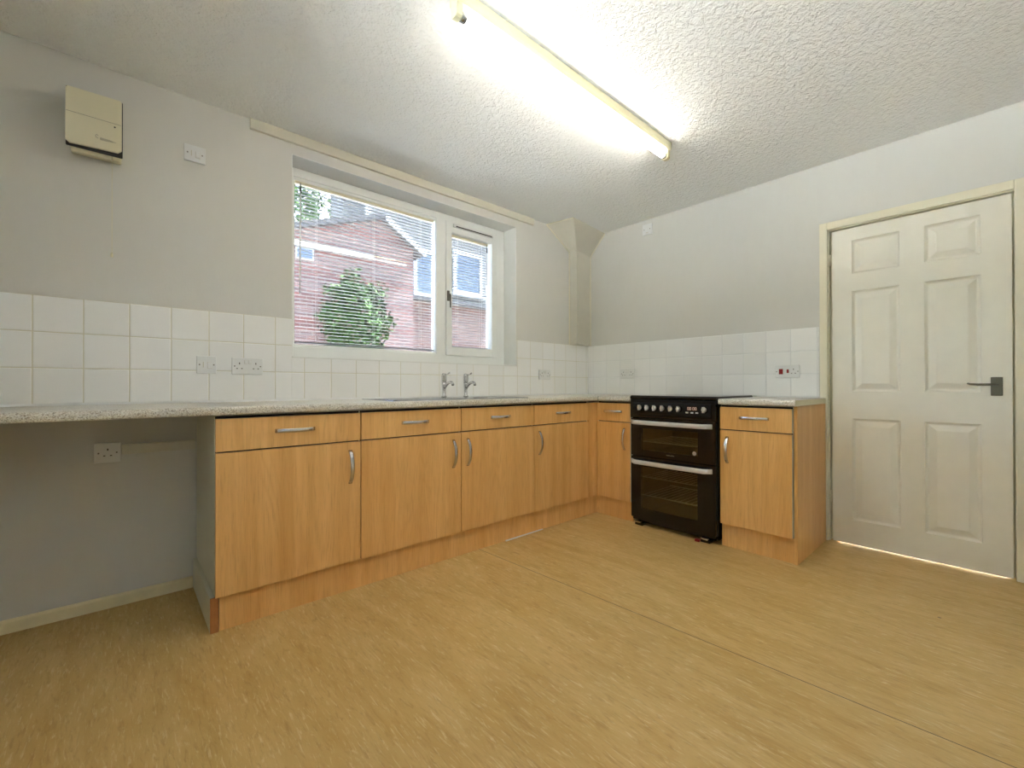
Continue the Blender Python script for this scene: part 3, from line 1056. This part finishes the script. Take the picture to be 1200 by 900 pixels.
# ------------------------------------------------------------------ fluorescent light
def light():
    x0, x1 = -2.505, -.980
    yb0, yb1 = -1.402, -1.334
    F = thing('fluorescent_ceiling_light', 'long lit fluorescent batten light on the ceiling', 'ceiling light', (-1.74, -1.37, 2.35))
    MB().prism([(yb0, CZ - .001), (yb0, CZ - .034), (yb0 + .007, CZ - .046), (yb1 - .007, CZ - .046), (yb1, CZ - .034), (yb1, CZ - .001)], 'x', x0, x1, .001).build('housing', M['fitting'], F)
    yt, zt, r = -1.368, CZ - .074, .0165
    MB().tube([(x0 + .022, yt, zt), (x1 - .022, yt, zt)], r, 20).build('tube', M['tube'], F)
    for xa, s in ((x0, 1), (x1, -1)):
        h = MB()
        a, b = sorted((xa - s * .006, xa + s * .020))
        h.prism([(yt - .020, zt - .012), (yt - .012, zt - .020), (yt + .012, zt - .020), (yt + .020, zt - .012), (yt + .022, CZ - .0462), (yt - .022, CZ - .0462)], 'x', a, b, .002)
        h.build('lamp_holder', M['fitting'], F)
        MB().tube([(xa + s * .0205, yt, zt), (xa + s * .045, yt, zt)], r + .0008, 20).build('tube_cap', M['steel'], F)
light()

# ------------------------------------------------------------------ outside
structure(MB().box(XW - .1, 22, WT + .01, 30, -.4, -.25).build('ground', M['lawn']))
structure(MB().box(-34, XW - .11, -20, 14, -.24, -.1).build('added_bounce_ground', M['bounce_ground']))  # added unseen reflector: sunlit ground that bounces light onto the ceiling
structure(MB().box(-19, -17.5, -24, 16, -.1, 9.5, .1).build('unseen_sky_blocker', M['sky_blocker']))  # unseen dark slab added to keep low sky light out of the recess
g = thing('brick_house', 'red brick house with a low gable and white barge board, seen through the blind', 'house', (0, 6.2, -.25))
gw = MB().prism([(-6.6, -.25), (1.42, -.25), (1.42, 4.02), (.66, 4.50), (-6.6, 1.96)], 'y', 6.0, 7.6).build('gable_wall', M['brick'], g)
rf = MB()
rf.prism([(.66, 4.505), (1.62, 3.895), (1.66, 3.975), (.66, 4.61)], 'y', 5.85, 7.65)
rf.prism([(.66, 4.505), (.66, 4.61), (-6.8, 2.0), (-6.8, 1.89)], 'y', 5.85, 7.65)
rf.build('roof', M['roof'], g)
MB().prism([(.70, 4.46), (1.64, 3.865), (1.66, 3.98), (.70, 4.585)], 'y', 5.82, 5.849).build('barge_board', M['whitepaint'], g)
MB().tube([(-3.0, 5.94, 3.63), (.45, 5.94, 3.66)], .045, 10).build('white_pipe', M['whitepaint'], g)
wf = MB(); rect_frame(wf, -1.02, -.70, 3.38, 3.60, .02, .02, .02, .02, 5.97, 5.999, 0)
wf = wf.build('window', M['whitepaint'], g)
MB().box(-1.0, -.72, 5.985, 5.995, 3.40, 3.58).build('pane', M['pane'], wf)

h = thing('street_house', 'house with grey upper cladding and white-framed windows behind the gable', 'house', (5, 8.2, -.25))
MB().box(.60, 11, 8.0, 8.8, -.25, 3.35).build('brick_wall', M['brick2'], h)
MB().prism([(7.97, 3.352), (8.8, 3.352), (8.8, 7.6), (7.985, 7.6)], 'x', .60, 11).build('clad_wall', M['hung'], h)
for x0, x1, z0, z1 in ((2.50, 3.62, 3.45, 4.80), (3.80, 4.86, 3.72, 4.99)):
    wf = MB(); rect_frame(wf, x0, x1, z0, z1, .10, .10, .12, .12, 7.90, 7.968, 0)
    wf.box(x0 - .06, x1 + .06, 7.84, 7.968, z0 - .08, z0 - .002)
    wf = wf.build('window', M['whitepaint'], h)
    MB().box(x0 + .1, x1 - .1, 7.93, 7.94, z0 + .12, z1 - .12).build('pane', M['pane'], wf)
MB().box(1.15, 1.29, 7.90, 7.968, 3.6, 7.4).build('downpipe', M['whitepaint'], h)
MB().box(2.3, 5.6, 7.70, 7.965, 3.356, 3.44).build('ledge', M['roof'], h)

def leaves(n, centre, rad, size, jitter=.25, squash=None):
    mb = MB(); bm = mb.bm
    c = Vector(centre)
    for _ in range(n):
        d = Vector((random.gauss(0, 1), random.gauss(0, 1), random.gauss(0, 1))).normalized()
        rr = random.uniform(.62, 1.05) * (1 + .18 * math.sin(7 * d.x + 3 * d.z) + .12 * math.sin(11 * d.z))
        p = c + Vector((d.x * rad[0], d.y * rad[1], d.z * rad[2])) * rr
        nrm = (d + Vector((random.gauss(0, .6), random.gauss(0, .6), random.gauss(0, .6)))).normalized()
        u = nrm.orthogonal().normalized(); v = nrm.cross(u)
        a = random.uniform(0, 2 * PI)
        u, v = u * math.cos(a) + v * math.sin(a), v * math.cos(a) - u * math.sin(a)
        s = size * random.uniform(.6, 1.3)
        q = [p - u * s, p - v * s * .5 + nrm * s * .1, p + u * s * 1.1, p + v * s * .5 + nrm * s * .1]
        vs = [bm.verts.new(x) for x in q]
        bm.faces.new(vs)
    return mb

iv = thing('climbing_bush', 'dense green climbing bush against the brick gable, seen through the blind', 'bush', (-.2, 5.3, -.25))
leaves(4200, (-.14, 5.35, 2.05), (.62, .42, 1.05), .055).build('foliage', M['leaf'], iv, recalc=False)
MB().tube([(-.2, 5.35, -.25), (-.18, 5.35, 1.2), (-.15, 5.35, 2.2)], [.07, .06, .03], 8).build('stem', M['bark'], iv)
for (x, y, z, rx, rz, lab) in ((1.85, 15.0, 8.0, .55, 1.7, 'pale leafy tree beyond the gable roof, nearest the window jamb'), (3.75, 16.5, 8.6, .5, 1.7, 'narrow leafy tree beyond the gable roof, beside the grey cladding')):
    tr = thing('leafy_tree', lab, 'tree', (x, y, -.25), 'trees beyond the gable roof')
    leaves(800, (x, y, z), (rx, rx, rz), .13).build('crown', M['leaf2'], tr, recalc=False)
    MB().tube([(x, y, -.25), (x, y, 4), (x, y, z + .5)], [.16, .12, .05], 8).build('trunk', M['bark'], tr)

# ------------------------------------------------------------------ light from the sky
world = bpy.data.worlds.new('World'); scene.world = world
world.use_nodes = True
nt = world.node_tree
bg = nt.nodes['Background']
sky = nt.nodes.new('ShaderNodeTexSky')
sky.sky_type = 'NISHITA'
sky.sun_disc = False
sky.sun_elevation = math.radians(38)
sky.sun_rotation = math.radians(60)
sky.air_density = 1.0; sky.dust_density = 2.0; sky.ozone_density = 1.0
nt.links.new(sky.outputs[0], bg.inputs[0])
bg.inputs[1].default_value = .9

sun = bpy.data.lights.new('Sun', 'SUN'); sun.energy = 54.0; sun.angle = math.radians(.6); sun.color = (.82, .92, 1)
so = bpy.data.objects.new('Sun', sun); COL.objects.link(so)
sdir = Vector((.57, -.03, .82))       # towards the sun
so.rotation_euler = sdir.to_track_quat('Z', 'Y').to_euler()
so.location = (10, 3, 12)

# ------------------------------------------------------------------ camera
cam = bpy.data.cameras.new('Camera')
cam.sensor_width = 36; cam.sensor_fit = 'HORIZONTAL'
cam.lens = 511.15 / 1200 * 36
cam.clip_start = .02
co = bpy.data.objects.new('Camera', cam); COL.objects.link(co)
yaw, pitch, roll = (math.radians(v) for v in (48.1716, .2286, -.0858))
fwd = Vector((math.cos(yaw) * math.cos(pitch), math.sin(yaw) * math.cos(pitch), math.sin(pitch)))
rt = Vector((math.sin(yaw), -math.cos(yaw), 0)); up = rt.cross(fwd)
R = rt * math.cos(roll) + up * math.sin(roll)
U = up * math.cos(roll) - rt * math.sin(roll)
mat = Matrix(((R.x, U.x, -fwd.x), (R.y, U.y, -fwd.y), (R.z, U.z, -fwd.z)))
co.matrix_world = Matrix.Translation((-3.4161, -2.6966, 1.0012)) @ mat.to_4x4()
scene.camera = co

scene.view_settings.view_transform = 'Standard'
scene.view_settings.look = 'None'
scene.view_settings.gamma = 1
scene.view_settings.use_curve_mapping = False
scene.view_settings.exposure = 2.03
scene.cycles.max_bounces = 12
scene.cycles.diffuse_bounces = 6
scene.cycles.glossy_bounces = 4
scene.cycles.transparent_max_bounces = 16
scene.cycles.sample_clamp_indirect = 8
scene.cycles.use_denoising = True
